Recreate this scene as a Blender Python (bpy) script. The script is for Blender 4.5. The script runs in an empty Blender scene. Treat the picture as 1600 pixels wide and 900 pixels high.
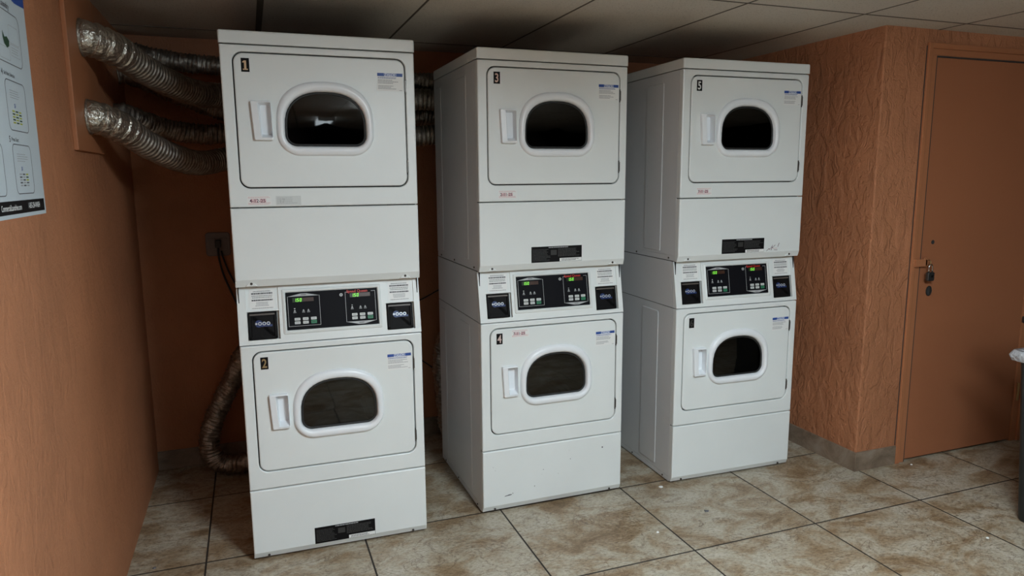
import bpy, bmesh, math, random
from mathutils import Matrix, Vector
random.seed(7)
S = bpy.context.scene
C = S.collection

# ---------------------------------------------------------------- camera, light, exposure
CAM_H, YAW, PITCH, ROLL, FPX = 1.4768, 0.3542, -0.1575, -0.0076, 1097.6
def make_camera():
    fw = Vector((math.sin(YAW)*math.cos(PITCH), math.cos(YAW)*math.cos(PITCH), math.sin(PITCH)))
    r = Vector((math.cos(YAW), -math.sin(YAW), 0)); u = r.cross(fw)
    r2 = r*math.cos(ROLL)+u*math.sin(ROLL); u2 = -r*math.sin(ROLL)+u*math.cos(ROLL)
    cd = bpy.data.cameras.new('camera'); co = bpy.data.objects.new('camera', cd); C.objects.link(co)
    cd.sensor_width = 36; cd.lens = FPX/1600*36; cd.clip_start = .02
    m = Matrix((r2, u2, -fw)).transposed().to_4x4(); m.translation = (0, 0, CAM_H)
    co.matrix_world = m; S.camera = co
make_camera()
S.view_settings.view_transform = 'Standard'; S.view_settings.look = 'None'
S.view_settings.gamma = 1; S.view_settings.exposure = -0.04
S.view_settings.use_curve_mapping = False
w = bpy.data.worlds.new('world'); S.world = w; w.use_nodes = True
w.node_tree.nodes['Background'].inputs[0].default_value = (.8, .9, 1, 1)
w.node_tree.nodes['Background'].inputs[1].default_value = 0.0
LIGHT_STRENGTH = 90.0       # ceiling lamps (diffusers emit)
def area(name, loc, rot, sx, sy, power, col):
    l = bpy.data.lights.new(name, 'AREA'); l.shape = 'RECTANGLE'; l.size = sx; l.size_y = sy
    l.energy = power; l.color = col
    o = bpy.data.objects.new(name, l); C.objects.link(o); o.location = loc; o.rotation_euler = rot
    return o

# ---------------------------------------------------------------- room numbers
LX, BY, HC = -.521, 3.843, 2.145
PX, PY = 2.77, 2.543
RX, FY = 5.4, -4.5
TX, TY, TS = 1.5771, 2.7955, .6074
DX0, DX1, DZ = 3.098, 3.885, 2.024        # door opening

# ---------------------------------------------------------------- materials
def nt(name):
    m = bpy.data.materials.new(name); m.use_nodes = True
    return m, m.node_tree, m.node_tree.nodes['Principled BSDF']
def mat(name, col, rough=.5, metal=0, spec=.5, coat=0, bump=None, emit=None, es=1):
    m, t, b = nt(name)
    b.inputs['Base Color'].default_value = (*col, 1); b.inputs['Roughness'].default_value = rough
    b.inputs['Metallic'].default_value = metal; b.inputs['Specular IOR Level'].default_value = spec
    b.inputs['Coat Weight'].default_value = coat
    if emit: b.inputs['Emission Color'].default_value = (*emit, 1); b.inputs['Emission Strength'].default_value = es
    if bump:
        n = N(t, 'ShaderNodeTexNoise', Scale=bump[0], Detail=3)
        L(t, coord(t), n.inputs['Vector']); bp(t, n.outputs[0], b, bump[1], bump[2])
    return m
def N(t, typ, **kw):
    n = t.nodes.new(typ)
    for k, v in kw.items(): n.inputs[k].default_value = v
    return n
def L(t, a, b): t.links.new(a, b)
def coord(t, scale=None):
    g = t.nodes.new('ShaderNodeNewGeometry').outputs['Position']
    if scale:
        m = N(t, 'ShaderNodeMapping', Scale=scale); L(t, g, m.inputs[0]); return m.outputs[0]
    return g
def ocoord(t): return t.nodes.new('ShaderNodeTexCoord').outputs['Object']
def bp(t, h, b, strength, dist):
    n = N(t, 'ShaderNodeBump', Strength=strength, Distance=dist)
    L(t, h, n.inputs['Height']); L(t, n.outputs[0], b.inputs['Normal'])
def ramp(t, fac, stops, interp='LINEAR'):
    r = t.nodes.new('ShaderNodeValToRGB'); L(t, fac, r.inputs[0]); e = r.color_ramp.elements
    r.color_ramp.interpolation = interp
    while len(e) < len(stops): e.new(.5)
    for k, (p, c) in enumerate(stops):
        e[k].position = p; e[k].color = (*c, 1) if len(c) == 3 else c
    return r.outputs[0]
def mth(t, op, a, b=None, c=None):
    n = t.nodes.new('ShaderNodeMath'); n.operation = op
    for k, v in enumerate((a, b, c)):
        if v is None: continue
        if isinstance(v, (int, float)): n.inputs[k].default_value = v
        else: L(t, v, n.inputs[k])
    return n.outputs[0]
def mixc(t, fac, a, b, mode='MIX'):
    n = t.nodes.new('ShaderNodeMix'); n.data_type = 'RGBA'; n.blend_type = mode
    for s, v in ((0, fac), (6, a), (7, b)):
        if isinstance(v, (int, float)): n.inputs[s].default_value = v
        elif isinstance(v, tuple): n.inputs[s].default_value = (*v, 1)
        else: L(t, v, n.inputs[s])
    return n.outputs[2]

ORANGE = (.415, .172, .083)
def stucco(name, col, strong, smooth=0.):
    """painted trowelled plaster: ridges of dragged plaster, fine pits"""
    m, t, b = nt(name)
    c = coord(t)
    big = N(t, 'ShaderNodeTexNoise', Scale=2.2, Detail=4, Roughness=.6); L(t, c, big.inputs[0])
    colr = ramp(t, big.outputs[0], [(.3, tuple(x*.86 for x in col)), (.55, col), (.75, tuple(min(1, x*1.12) for x in col))])
    # trowel ridges
    wv = N(t, 'ShaderNodeTexNoise', Scale=17, Detail=4, Roughness=.55, Distortion=.7)
    mp = N(t, 'ShaderNodeMapping', Scale=(1, 1, .5)); L(t, c, mp.inputs[0]); L(t, mp.outputs[0], wv.inputs[0])
    plate = ramp(t, wv.outputs[0], [(.40, (0, 0, 0)), (.455, (.55, .55, .55)), (.54, (.6, .6, .6)), (.575, (1, 1, 1)), (.70, (.9, .9, .9))])
    fine = N(t, 'ShaderNodeTexNoise', Scale=48, Detail=6, Roughness=.72); L(t, c, fine.inputs[0])
    pit = N(t, 'ShaderNodeTexVoronoi', Scale=38); L(t, c, pit.inputs[0])
    pm = ramp(t, pit.outputs['Distance'], [(.0, (0, 0, 0)), (.16, (1, 1, 1))])
    h = mth(t, 'ADD', mth(t, 'MULTIPLY', plate, strong), mth(t, 'MULTIPLY', fine.outputs[0], 1.1))
    h = mth(t, 'ADD', h, mth(t, 'MULTIPLY', pm, .12))
    bp(t, h, b, 1.0, .0048)
    # chipped and dirty spots with a shape of their own
    sp = N(t, 'ShaderNodeTexNoise', Scale=34, Detail=6, Roughness=.75); L(t, c, sp.inputs[0])
    dirt = ramp(t, sp.outputs[0], [(.66, (0, 0, 0)), (.74, (1, 1, 1))])
    colr = mixc(t, mth(t, 'MULTIPLY', dirt, .45), colr, tuple(x*.45 for x in col))
    L(t, colr, b.inputs['Base Color']); b.inputs['Roughness'].default_value = .55
    b.inputs['Specular IOR Level'].default_value = .3
    return m
M_WALL = stucco('orange_plaster', ORANGE, .5)
M_PILLAR = stucco('orange_trowelled_plaster', ORANGE, 1.1)
M_DOORP = mat('orange_door_paint', (.33, .125, .058), .5, spec=.35, bump=(28, .35, .002))
M_TRIM = mat('orange_trim_paint', (.38, .15, .068), .45, spec=.4, bump=(18, .3, .002))
M_BOARD = mat('orange_board_paint', (.36, .14, .062), .5, spec=.35, bump=(20, .3, .002))

def floor_material():
    m, t, b = nt('marbled_floor_tile')
    c = coord(t); sx = t.nodes.new('ShaderNodeSeparateXYZ'); L(t, c, sx.inputs[0])
    u = mth(t, 'DIVIDE', mth(t, 'SUBTRACT', sx.outputs[0], TX), TS)
    v = mth(t, 'DIVIDE', mth(t, 'SUBTRACT', sx.outputs[1], TY), TS)
    iu, iv = mth(t, 'FLOOR', u), mth(t, 'FLOOR', v)
    fu, fv = mth(t, 'FRACT', u), mth(t, 'FRACT', v)
    eu = mth(t, 'MINIMUM', fu, mth(t, 'SUBTRACT', 1., fu)); ev = mth(t, 'MINIMUM', fv, mth(t, 'SUBTRACT', 1., fv))
    e = mth(t, 'MINIMUM', eu, ev)
    grout = ramp(t, e, [(.0042, (1, 1, 1)), (.0062, (0, 0, 0))])
    cmb = t.nodes.new('ShaderNodeCombineXYZ'); L(t, iu, cmb.inputs[0]); L(t, iv, cmb.inputs[1])
    wn = t.nodes.new('ShaderNodeTexWhiteNoise'); wn.noise_dimensions = '2D'; L(t, cmb.outputs[0], wn.inputs['Vector'])
    off = t.nodes.new('ShaderNodeVectorMath'); off.operation = 'MULTIPLY_ADD'
    L(t, wn.outputs['Color'], off.inputs[0]); off.inputs[1].default_value = (9, 9, 9); L(t, c, off.inputs[2])
    mp = N(t, 'ShaderNodeMapping', Rotation=(0, 0, .75), Scale=(1.7, 2.6, 1)); L(t, off.outputs[0], mp.inputs[0])
    n1 = N(t, 'ShaderNodeTexNoise', Scale=2.6, Detail=9, Roughness=.70, Distortion=.55); L(t, mp.outputs[0], n1.inputs[0])
    base = ramp(t, n1.outputs[0], [(.30, (.15, .092, .048)), (.41, (.255, .178, .105)), (.47, (.32, .25, .17)), (.54, (.39, .34, .26)), (.68, (.46, .42, .35))])
    n2 = N(t, 'ShaderNodeTexNoise', Scale=2.8, Detail=9, Roughness=.62, Distortion=.9); L(t, mp.outputs[0], n2.inputs[0])
    vein = ramp(t, mth(t, 'ABSOLUTE', mth(t, 'SUBTRACT', n2.outputs[0], .5)), [(.0, (1, 1, 1)), (.012, (0, 0, 0))])
    base = mixc(t, mth(t, 'MULTIPLY', vein, .75), base, (.12, .07, .04))
    n3 = N(t, 'ShaderNodeTexNoise', Scale=38, Detail=7, Roughness=.8); L(t, mp.outputs[0], n3.inputs[0])
    sp = ramp(t, n3.outputs[0], [(.36, (.55, .52, .48)), (.5, (1, 1, 1)), (.66, (1.22, 1.22, 1.22))])
    base = mixc(t, 1., base, sp, 'MULTIPLY')
    base = mixc(t, grout, base, (.022, .017, .014))
    L(t, base, b.inputs['Base Color'])
    rg = N(t, 'ShaderNodeTexNoise', Scale=9, Detail=4); L(t, c, rg.inputs[0])
    L(t, mth(t, 'ADD', mth(t, 'MULTIPLY', rg.outputs[0], .25), mth(t, 'MULTIPLY_ADD', grout, .4, .25)), b.inputs['Roughness'])
    hh = mth(t, 'ADD', mth(t, 'MULTIPLY', grout, -1.), mth(t, 'MULTIPLY', n3.outputs[0], .12))
    bp(t, hh, b, .6, .0015)
    b.inputs['Specular IOR Level'].default_value = .4
    return m
M_FLOOR = floor_material()
def base_tile_material():
    m, t, b = nt('baseboard_tile')
    n1 = N(t, 'ShaderNodeTexNoise', Scale=6, Detail=8, Roughness=.7, Distortion=1); L(t, coord(t), n1.inputs[0])
    L(t, ramp(t, n1.outputs[0], [(.3, (.10, .068, .045)), (.5, (.21, .155, .11)), (.7, (.29, .24, .19))]), b.inputs['Base Color'])
    b.inputs['Roughness'].default_value = .45
    return m
M_BASE = base_tile_material()
def ceiling_material():
    m, t, b = nt('mineral_fibre_tile')
    c = coord(t)
    n = N(t, 'ShaderNodeTexNoise', Scale=170, Detail=2, Roughness=.6); L(t, c, n.inputs[0])
    hole = ramp(t, n.outputs[0], [(.60, (0, 0, 0)), (.68, (1, 1, 1))])
    n2 = N(t, 'ShaderNodeTexNoise', Scale=1.7, Detail=4); L(t, c, n2.inputs[0])
    col = ramp(t, n2.outputs[0], [(.3, (.60, .565, .52)), (.7, (.66, .63, .58))])
    L(t, mixc(t, mth(t, 'MULTIPLY', hole, .5), col, (.2, .17, .15)), b.inputs['Base Color'])
    bp(t, mth(t, 'MULTIPLY', hole, -1.), b, .5, .002)
    b.inputs['Roughness'].default_value = .9; b.inputs['Specular IOR Level'].default_value = .1
    return m
M_CEIL = ceiling_material()
M_GRID = mat('dark_ceiling_joint', (.10, .085, .072), .7)

def enamel(name, col, wear=0.):
    m, t, b = nt(name)
    c = coord(t)
    n = N(t, 'ShaderNodeTexNoise', Scale=3.5, Detail=4); L(t, c, n.inputs[0])
    base = ramp(t, n.outputs[0], [(.3, tuple(x*.955 for x in col)), (.7, col)])
    s = N(t, 'ShaderNodeTexNoise', Scale=26, Detail=7, Roughness=.8); L(t, c, s.inputs[0])
    spots = ramp(t, s.outputs[0], [(.705 - wear*.05, (0, 0, 0)), (.76 - wear*.05, (1, 1, 1))])
    L(t, mixc(t, mth(t, 'MULTIPLY', spots, .35+wear*.4), base, (.22, .18, .15)), b.inputs['Base Color'])
    b.inputs['Roughness'].default_value = .38; b.inputs['Specular IOR Level'].default_value = .5
    o = N(t, 'ShaderNodeTexNoise', Scale=260, Detail=1); L(t, c, o.inputs[0])
    bp(t, o.outputs[0], b, .12, .0006)
    return m
WHITE = (.75, .785, .78)
M_WHITE = enamel('white_enamel', WHITE)
M_WORN = enamel('scuffed_white_enamel', WHITE, 1.)
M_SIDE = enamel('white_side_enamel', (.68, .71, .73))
M_PLAST = mat('white_plastic', (.80, .83, .86), .3)
M_SEAM = mat('dark_seam', (.03, .03, .03), .8)  # near-black, paints in the shade of gaps, holes and cabinet insides
M_RUBBER = mat('black_rubber', (.012, .012, .012), .6)
M_BLACK = mat('black_panel_film', (.006, .006, .008), .5, spec=.08)
M_BLKPL = mat('black_plastic', (.007, .0065, .007), .5, spec=.1)
M_GREYLINE = mat('silver_print', (.42, .43, .44), .4)
M_STEEL = mat('dark_screw_steel', (.12, .11, .10), .4, metal=.8)
M_CHROME = mat('bright_steel', (.62, .62, .62), .25, metal=1)
M_DRUM = mat('galvanised_drum', (.16, .155, .15), .42, metal=.75)
M_PAPER = mat('white_label', (.78, .79, .78), .5)
M_PRINT = mat('dark_print', (.10, .10, .11), .6)
M_GREYPR = mat('grey_print', (.38, .39, .40), .6)
M_BLUE = mat('blue_print', (.02, .07, .30), .5)
M_RED = mat('red_print', (.50, .03, .02), .45)
M_PINK = mat('pink_print', (.62, .33, .34), .6)
M_INK = mat('purple_ink', (.09, .01, .04), .6)
M_LIT = mat('green_segment', (.05, .3, .02), .5, emit=(.32, 1, .10), es=.95)
M_DISP = mat('green_display_window', (.012, .028, .008), .3)
M_DISPR = mat('brown_display_window', (.050, .022, .014), .3)
M_GREENB = mat('green_button', (.02, .19, .09), .45)
M_BTN = mat('pale_button', (.56, .58, .57), .45)
M_COINB = mat('coin_blue', (.015, .035, .13), .35)
M_COIN = mat('coin_silver', (.55, .58, .62), .3, metal=.4)
M_POSTER = mat('poster_paper', (.52, .58, .62), .38)
M_YEL = mat('yellow_green_print', (.42, .44, .03), .5)
M_DGREEN = mat('dark_green_print', (.02, .06, .03), .5)
GOLD = {'1': (.62, .42, .25), '2': (.30, .20, .09), '3': (.62, .43, .36), '4': (.55, .42, .39), '5': (.70, .70, .68), '6': (.035, .032, .03)}
def glass_material():
    m, t, b = nt('tinted_door_glass')
    out = t.nodes['Material Output']
    tr = t.nodes.new('ShaderNodeBsdfTransparent'); tr.inputs[0].default_value = (.10, .088, .082, 1)
    gl = t.nodes.new('ShaderNodeBsdfGlossy'); gl.inputs[0].default_value = (1, 1, 1, 1); gl.inputs['Roughness'].default_value = .03
    fr = N(t, 'ShaderNodeFresnel', IOR=1.5); mx = t.nodes.new('ShaderNodeMixShader')
    L(t, fr.outputs[0], mx.inputs[0]); L(t, tr.outputs[0], mx.inputs[1]); L(t, gl.outputs[0], mx.inputs[2]); L(t, mx.outputs[0], out.inputs[0])
    return m
M_GLASS = glass_material()
def foil_material():
    m, t, b = nt('aluminium_foil_duct')
    c = coord(t)
    n = N(t, 'ShaderNodeTexNoise', Scale=55, Detail=6, Roughness=.7); L(t, c, n.inputs[0])
    L(t, ramp(t, n.outputs[0], [(.3, (.20, .17, .14)), (.7, (.50, .46, .41))]), b.inputs['Base Color'])
    b.inputs['Metallic'].default_value = .9; b.inputs['Roughness'].default_value = .36
    bp(t, n.outputs[0], b, .8, .004)
    return m
M_FOIL = foil_material()
M_TAPE = mat('foil_tape', (.46, .43, .38), .34, metal=.95, bump=(60, 1., .008))
M_BAG = mat('clear_plastic_bag', (.45, .46, .48), .15, spec=1., bump=(30, .9, .02))
M_BIN = mat('black_bin_plastic', (.012, .013, .013), .4)
M_LAMP = mat('lamp_diffuser', (.9, .9, .9), .5, emit=(.80, .93, 1), es=LIGHT_STRENGTH)
M_LAMP2 = mat('weaker_lamp_diffuser', (.9, .9, .9), .5, emit=(.80, .93, 1), es=LIGHT_STRENGTH*.09)
M_FILL_LAMP = mat('fill_lamp_diffuser', (.9, .9, .9), .5, emit=(.80, .93, 1), es=LIGHT_STRENGTH*.17)  # for the added fill lamp
M_BRASS = mat('brass', (.45, .33, .16), .35, metal=.9)
M_LOCK = mat('dull_lock_steel', (.10, .10, .10), .35, metal=.8)
M_CORD = mat('black_cord', (.01, .01, .01), .45)
M_OUTLET = mat('grey_outlet_plate', (.16, .13, .12), .5)

# ---------------------------------------------------------------- geometry helpers
def outline(x0, x1, z0, z1, rad, n=8, shift=0):
    """closed outline; rad = radius or four (rx, rz) for bl, br, tr, tl; shift leans the lower edge"""
    if not isinstance(rad, (list, tuple)): rad = [(rad, rad)]*4
    pts = []
    cs = [(x0, z0, 1, 1, 180), (x1, z0, -1, 1, 270), (x1, z1, -1, -1, 0), (x0, z1, 1, -1, 90)]
    for (cx, cz, sx, sz, a0), (rx, rz) in zip(cs, rad):
        ox, oz = cx+sx*rx, cz+sz*rz
        for k in range(n+1):
            a = math.radians(a0+90*k/n); pts.append((ox+rx*math.cos(a), oz+rz*math.sin(a)))
    return pts
def lerp_outline(a, b, t): return [(p[0]*(1-t)+q[0]*t, p[1]*(1-t)+q[1]*t) for p, q in zip(a, b)]
def inset(o, d):
    """shrinks an outline inwards by about d"""
    n = len(o); res = []
    for k in range(n):
        i = k-1
        while math.dist(o[i], o[k]) < 1e-7: i -= 1
        j = (k+1) % n
        while math.dist(o[j], o[k]) < 1e-7: j = (j+1) % n
        tx, tz = o[j][0]-o[i][0], o[j][1]-o[i][1]; l = math.hypot(tx, tz) or 1
        res.append((o[k][0]-tz/l*d, o[k][1]+tx/l*d))
    return res
class MB:
    def __init__(s): s.bm = bmesh.new(); s.mats = []
    def mi(s, m):
        if m not in s.mats: s.mats.append(m)
        return s.mats.index(m)
    def face(s, pts, m, smooth=False):
        try: f = s.bm.faces.new([s.bm.verts.new(p) for p in pts])
        except ValueError: return
        f.material_index = s.mi(m); f.smooth = smooth
    def box(s, x0, x1, y0, y1, z0, z1, m, bev=0):
        vs = [s.bm.verts.new((x, y, z)) for x in (x0, x1) for y in (y0, y1) for z in (z0, z1)]
        q = [(0, 1, 3, 2), (4, 6, 7, 5), (0, 4, 5, 1), (2, 3, 7, 6), (0, 2, 6, 4), (1, 5, 7, 3)]
        fs = [s.bm.faces.new([vs[i] for i in f]) for f in q]
        for f in fs: f.material_index = s.mi(m)
        if bev:
            es = list({e for f in fs for e in f.edges})
            r = bmesh.ops.bevel(s.bm, geom=es, offset=bev, segments=2, affect='EDGES', profile=.6)
            for f in r['faces']: f.material_index = s.mi(m)
    def loft(s, loops, m, cap0=False, cap1=False, smooth=False, axis='y'):
        """loops = [(outline, y)]; the outline is in x and z (axis y) or y and z (axis x) or x and y (axis z)"""
        P = {'y': lambda p, d: (p[0], d, p[1]), 'x': lambda p, d: (d, p[0], p[1]), 'z': lambda p, d: (p[0], p[1], d)}[axis]
        rings = [[s.bm.verts.new(P(p, d)) for p in o] for o, d in loops]
        n = len(rings[0]); k = s.mi(m)
        for a, b in zip(rings, rings[1:]):
            for i in range(n):
                j = (i+1) % n
                try: f = s.bm.faces.new((a[i], a[j], b[j], b[i]))
                except ValueError: continue
                f.material_index = k; f.smooth = smooth
        for c, r in ((cap0, rings[0]), (cap1, rings[-1])):
            if c:
                f = s.bm.faces.new(r); f.material_index = k
    def prism(s, pts, a, b, m, axis='x'):
        s.loft([(pts, a), (pts, b)], m, True, True, axis=axis)
    def disc(s, cx, cz, r, y0, y1, m, n=16, axis='y'):
        o = [(cx+r*math.cos(2*math.pi*k/n), cz+r*math.sin(2*math.pi*k/n)) for k in range(n)]
        s.loft([(o, y1), (o, y0)], m, True, True, axis=axis)
    def text(s, txt, x, y, z, size, m, sx=1., bold=0., depth=.0003, align='LEFT'):
        """lettering on a plane facing -y, lower left corner at x, z"""
        cu = bpy.data.curves.new('t', 'FONT'); cu.body = txt; cu.size = 1; cu.offset = bold; cu.align_x = align
        cu.resolution_u = 3
        o = bpy.data.objects.new('t', cu); C.objects.link(o); dg = bpy.context.evaluated_depsgraph_get(); dg.update()
        me = bpy.data.meshes.new_from_object(o.evaluated_get(dg)); k = s.mi(m)
        vs = [s.bm.verts.new((x+v.co.x*size*sx, y, z+v.co.y*size)) for v in me.vertices]
        for p in me.polygons:
            try: f = s.bm.faces.new([vs[i] for i in p.vertices]); f.material_index = k
            except ValueError: pass
        bpy.data.objects.remove(o); bpy.data.curves.remove(cu); bpy.data.meshes.remove(me)
    def bars(s, x0, x1, z0, z1, y, m, rows, fill=.5, minlen=.5, center=False, words=True):
        """rows of small print too small to read"""
        h = (z1-z0)/rows
        for r in range(rows):
            zc = z1-(r+.5)*h; ln = (x1-x0)*random.uniform(minlen, 1); a = x0+((x1-x0-ln)/2 if center else 0); b = a+ln
            while a < b:
                wd = random.uniform(.02, .07)*(x1-x0)*1.6 if words else ln
                e = min(b, a+wd)
                s.face([(a, y, zc-h*fill/2), (e, y, zc-h*fill/2), (e, y, zc+h*fill/2), (a, y, zc+h*fill/2)], m)
                a = e+.012*(x1-x0)
    def quad(s, x0, x1, z0, z1, y, m): s.face([(x0, y, z0), (x1, y, z0), (x1, y, z1), (x0, y, z1)], m)
    def transform(s, mtx): s.bm.transform(mtx)
    def obj(s, name, parent=None, recalc=True, bevel=0, weld=True):
        if weld: bmesh.ops.remove_doubles(s.bm, verts=s.bm.verts, dist=1e-6)
        if recalc: bmesh.ops.recalc_face_normals(s.bm, faces=s.bm.faces)
        me = bpy.data.meshes.new(name); s.bm.to_mesh(me); s.bm.free()
        for m in s.mats: me.materials.append(m)
        o = bpy.data.objects.new(name, me); C.objects.link(o)
        if parent: o.parent = parent
        if bevel:
            b = o.modifiers.new('bevel', 'BEVEL'); b.width = bevel; b.segments = 2; b.limit_method = 'ANGLE'
        return o
def face_with_holes(b, loops, y, m):
    from mathutils.geometry import tessellate_polygon
    clean = []
    for lp in loops:
        c = []
        for p in lp:
            if not c or math.dist(p, c[-1]) > 1e-6: c.append(p)
        if math.dist(c[0], c[-1]) < 1e-6: c.pop()
        clean.append(c)
    flat = [p for c in clean for p in c]
    vs = [b.bm.verts.new((x, y, z)) for x, z in flat]
    for t in tessellate_polygon([[Vector((x, z, 0)) for x, z in c] for c in clean]):
        try: f = b.bm.faces.new([vs[i] for i in t]); f.material_index = b.mi(m)
        except ValueError: pass
def tag(o, label=None, cat=None, group=None, kind=None):
    for k, v in (('label', label), ('category', cat), ('group', group), ('kind', kind)):
        if v: o[k] = v
    return o
def empty(name, loc, rz=0):
    o = bpy.data.objects.new(name, None); C.objects.link(o); o.location = loc; o.rotation_euler = (0, 0, rz)
    o.empty_display_size = .1
    return o
def catmull(pts, per):
    P = [Vector(p) for p in pts]; P = [P[0]*2-P[1]]+P+[P[-1]*2-P[-2]]; out = []
    for i in range(1, len(P)-2):
        for k in range(per):
            t = k/per; a, b, c, d = P[i-1:i+3]
            out.append(.5*((2*b)+(c-a)*t+(2*a-5*b+4*c-d)*t*t+(3*b-a-3*c+d)*t**3))
    out.append(P[-2]); return out
def sweep(mb, path, rad, m, n=12, cap=True, smooth=True):
    """tube along a dense path; rad = number or function of arc length"""
    pts = [Vector(p) for p in path]; s = 0; rings = []; up = None
    for i, p in enumerate(pts):
        t = (pts[min(i+1, len(pts)-1)]-pts[max(i-1, 0)]).normalized()
        if up is None: up = Vector((0, 0, 1)) if abs(t.z) < .8 else Vector((1, 0, 0))
        a = (up-t*up.dot(t)).normalized(); b = t.cross(a); up = a
        if i: s += (p-pts[i-1]).length
        rings.append([])
        for k in range(n):
            an = 2*math.pi*k/n; r = rad(s, an) if callable(rad) else rad
            rings[-1].append(mb.bm.verts.new(p+(a*math.cos(an)+b*math.sin(an))*r))
    mi = mb.mi(m)
    for a, b in zip(rings, rings[1:]):
        for k in range(n):
            j = (k+1) % n; f = mb.bm.faces.new((a[k], a[j], b[j], b[k])); f.material_index = mi; f.smooth = smooth
    if cap:
        for r in (rings[0], rings[-1]): mb.bm.faces.new(r).material_index = mi
def resample(path, step):
    out = [Vector(path[0])]; acc = 0
    for a, b in zip(path, path[1:]):
        l = (b-a).length; t = step-acc
        while t <= l: out.append(a.lerp(b, t/l)); t += step
        acc = (acc+l) % step if l else acc
    return out

# ---------------------------------------------------------------- the setting
def struct(mb, name, **kw): return tag(mb.obj(name, **kw), kind='structure')
b = MB(); b.box(LX-.1, RX+.1, FY-.1, BY+.1, -.05, 0, M_FLOOR); struct(b, 'floor')
b = MB(); b.box(LX-.1, LX, FY-.1, BY+.1, 0, HC+.06, M_WALL); struct(b, 'wall_left')
b = MB(); b.box(LX, PX+.1, BY, BY+.1, 0, HC+.06, M_WALL); struct(b, 'wall_back')
b = MB(); b.box(PX, PX+.1, PY+.1, BY, 0, HC+.06, M_PILLAR); struct(b, 'wall_closet_side')
b = MB()
r = .006
b.prism([(PX, PY+.1), (PX, PY+r), (PX+r*.3, PY+r*.3), (PX+r, PY), (DX0-.006, PY), (DX0-.006, PY+.1)], 0, HC+.06, M_PILLAR, axis='z')
b.box(DX0-.006, DX1+.006, PY, PY+.1, DZ+.006, HC+.06, M_PILLAR)
b.box(DX1+.006, RX, PY, PY+.1, 0, HC+.06, M_PILLAR)
struct(b, 'wall_closet_front')
b = MB(); b.box(LX-.1, RX+.1, FY-.1, BY+.1, HC, HC+.05, M_CEIL)
gx0 = 2.4934; gs = .6021
lines_x = [gx0+gs*k for k in range(-4, 5)]
for k, x in enumerate(lines_x):
    wd = .0125 if k == 0 else .0042
    b.box(x-wd, x+wd, FY, BY, HC-.0015, HC+.001, M_GRID)
for k in range(-5, 2):
    y = 2.405+1.204*k
    b.box(LX, RX, y-.0042, y+.0042, HC-.0016, HC+.001, M_GRID)
struct(b, 'ceiling', weld=False)
# tile baseboards
def base(name, x0, x1, y0, y1): bb = MB(); bb.box(x0, x1, y0, y1, 0, .098, M_BASE, .002); struct(bb, name)
base('baseboard_back', LX, PX, BY-.011, BY)
base('baseboard_closet_side', PX-.011, PX, PY-.011, BY-.012)
base('baseboard_closet_front', PX+.001, 3.028, PY-.011, PY)
# door and its casing
b = MB()
cy0, cy1 = PY-.014, PY+.045
b.box(3.030, 3.056, cy0, PY, 0, 2.084, M_TRIM, .004)
b.box(3.056, 3.094, PY-.004, PY, 0, 2.030, M_TRIM, .001)
b.box(3.0275, 3.030, PY-.003, PY, .10, 2.07, M_SEAM)
b.box(3.056, 3.945, cy0, PY, 2.058, 2.084, M_TRIM, .004)
b.box(3.056, 3.945, PY-.004, PY, 2.030, 2.058, M_TRIM, .001)
b.box(3.889, 3.930, PY-.004, PY, 0, 2.030, M_TRIM, .001)
b.box(3.930, 3.956, cy0, PY, 0, 2.084, M_TRIM, .004)
b.box(3.086, 3.094, PY, PY+.09, 0, 2.03, M_TRIM); b.box(3.889, 3.897, PY, PY+.09, 0, 2.03, M_TRIM)
b.box(3.086, 3.897, PY, PY+.09, 2.026, 2.034, M_TRIM)
b.box(3.0945, 3.1015, PY-.0015, PY+.02, 0, 2.026, M_SEAM); b.box(3.094, 3.889, PY-.0015, PY+.02, 2.0205, 2.027, M_SEAM)  # dark strips flush in the leaf gap, in place of its shade
struct(b, 'trim_1')
door = empty('door_1', (0, 0, 0)); tag(door, kind='structure')
b = MB()
dy0, dy1 = PY+.001, PY+.040
b.box(3.1022, 3.885, dy0, dy1, .012, 2.020, M_DOORP, .002)
b.obj('door_leaf', door)
b = MB(); b.box(3.096, 3.889, PY+.06, PY+.066, .0, 2.03, M_SEAM); b.obj('door_backing', door)
b = MB(); b.disc(3.176, 1.138, .0105, dy0-.0015, dy0+.004, M_SEAM, 20); b.obj('peep_hole', door)
b = MB()
o0 = [(3.176+.021*math.cos(2*math.pi*k/24), .892+.026*math.sin(2*math.pi*k/24)) for k in range(24)]
o1 = [(3.176+.016*math.cos(2*math.pi*k/24), .892+.020*math.sin(2*math.pi*k/24)) for k in range(24)]
b.loft([(o0, dy0), (o0, dy0-.002), (o1, dy0-.002), (o1, dy0-.0008)], M_STEEL, cap1=False)
b.loft([(o1, dy0-.0008)], M_SEAM, cap0=True)
b.box(3.180, 3.188, dy0-.003, dy0-.0009, .878, .905, M_STEEL)
b.obj('lock_hole', door)
b = MB()
b.box(3.046, 3.122, cy0-.010, cy0+.001, 1.022, 1.058, M_TRIM, .0015)
b.box(3.118, 3.150, dy0-.006, dy0-.001, 1.018, 1.062, M_TRIM, .001)
b.box(3.110, 3.124, cy0-.010, dy0-.001, 1.024, 1.056, M_TRIM, .001)
st = [(3.134+.010*math.cos(a)*0, cy0-.004-.014*math.sin(a), 1.040+.013*math.cos(a)) for a in [math.pi*k/10 for k in range(11)]]
sweep(b, st, .0025, M_BRASS, 8)
b.obj('hasp', door)
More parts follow.
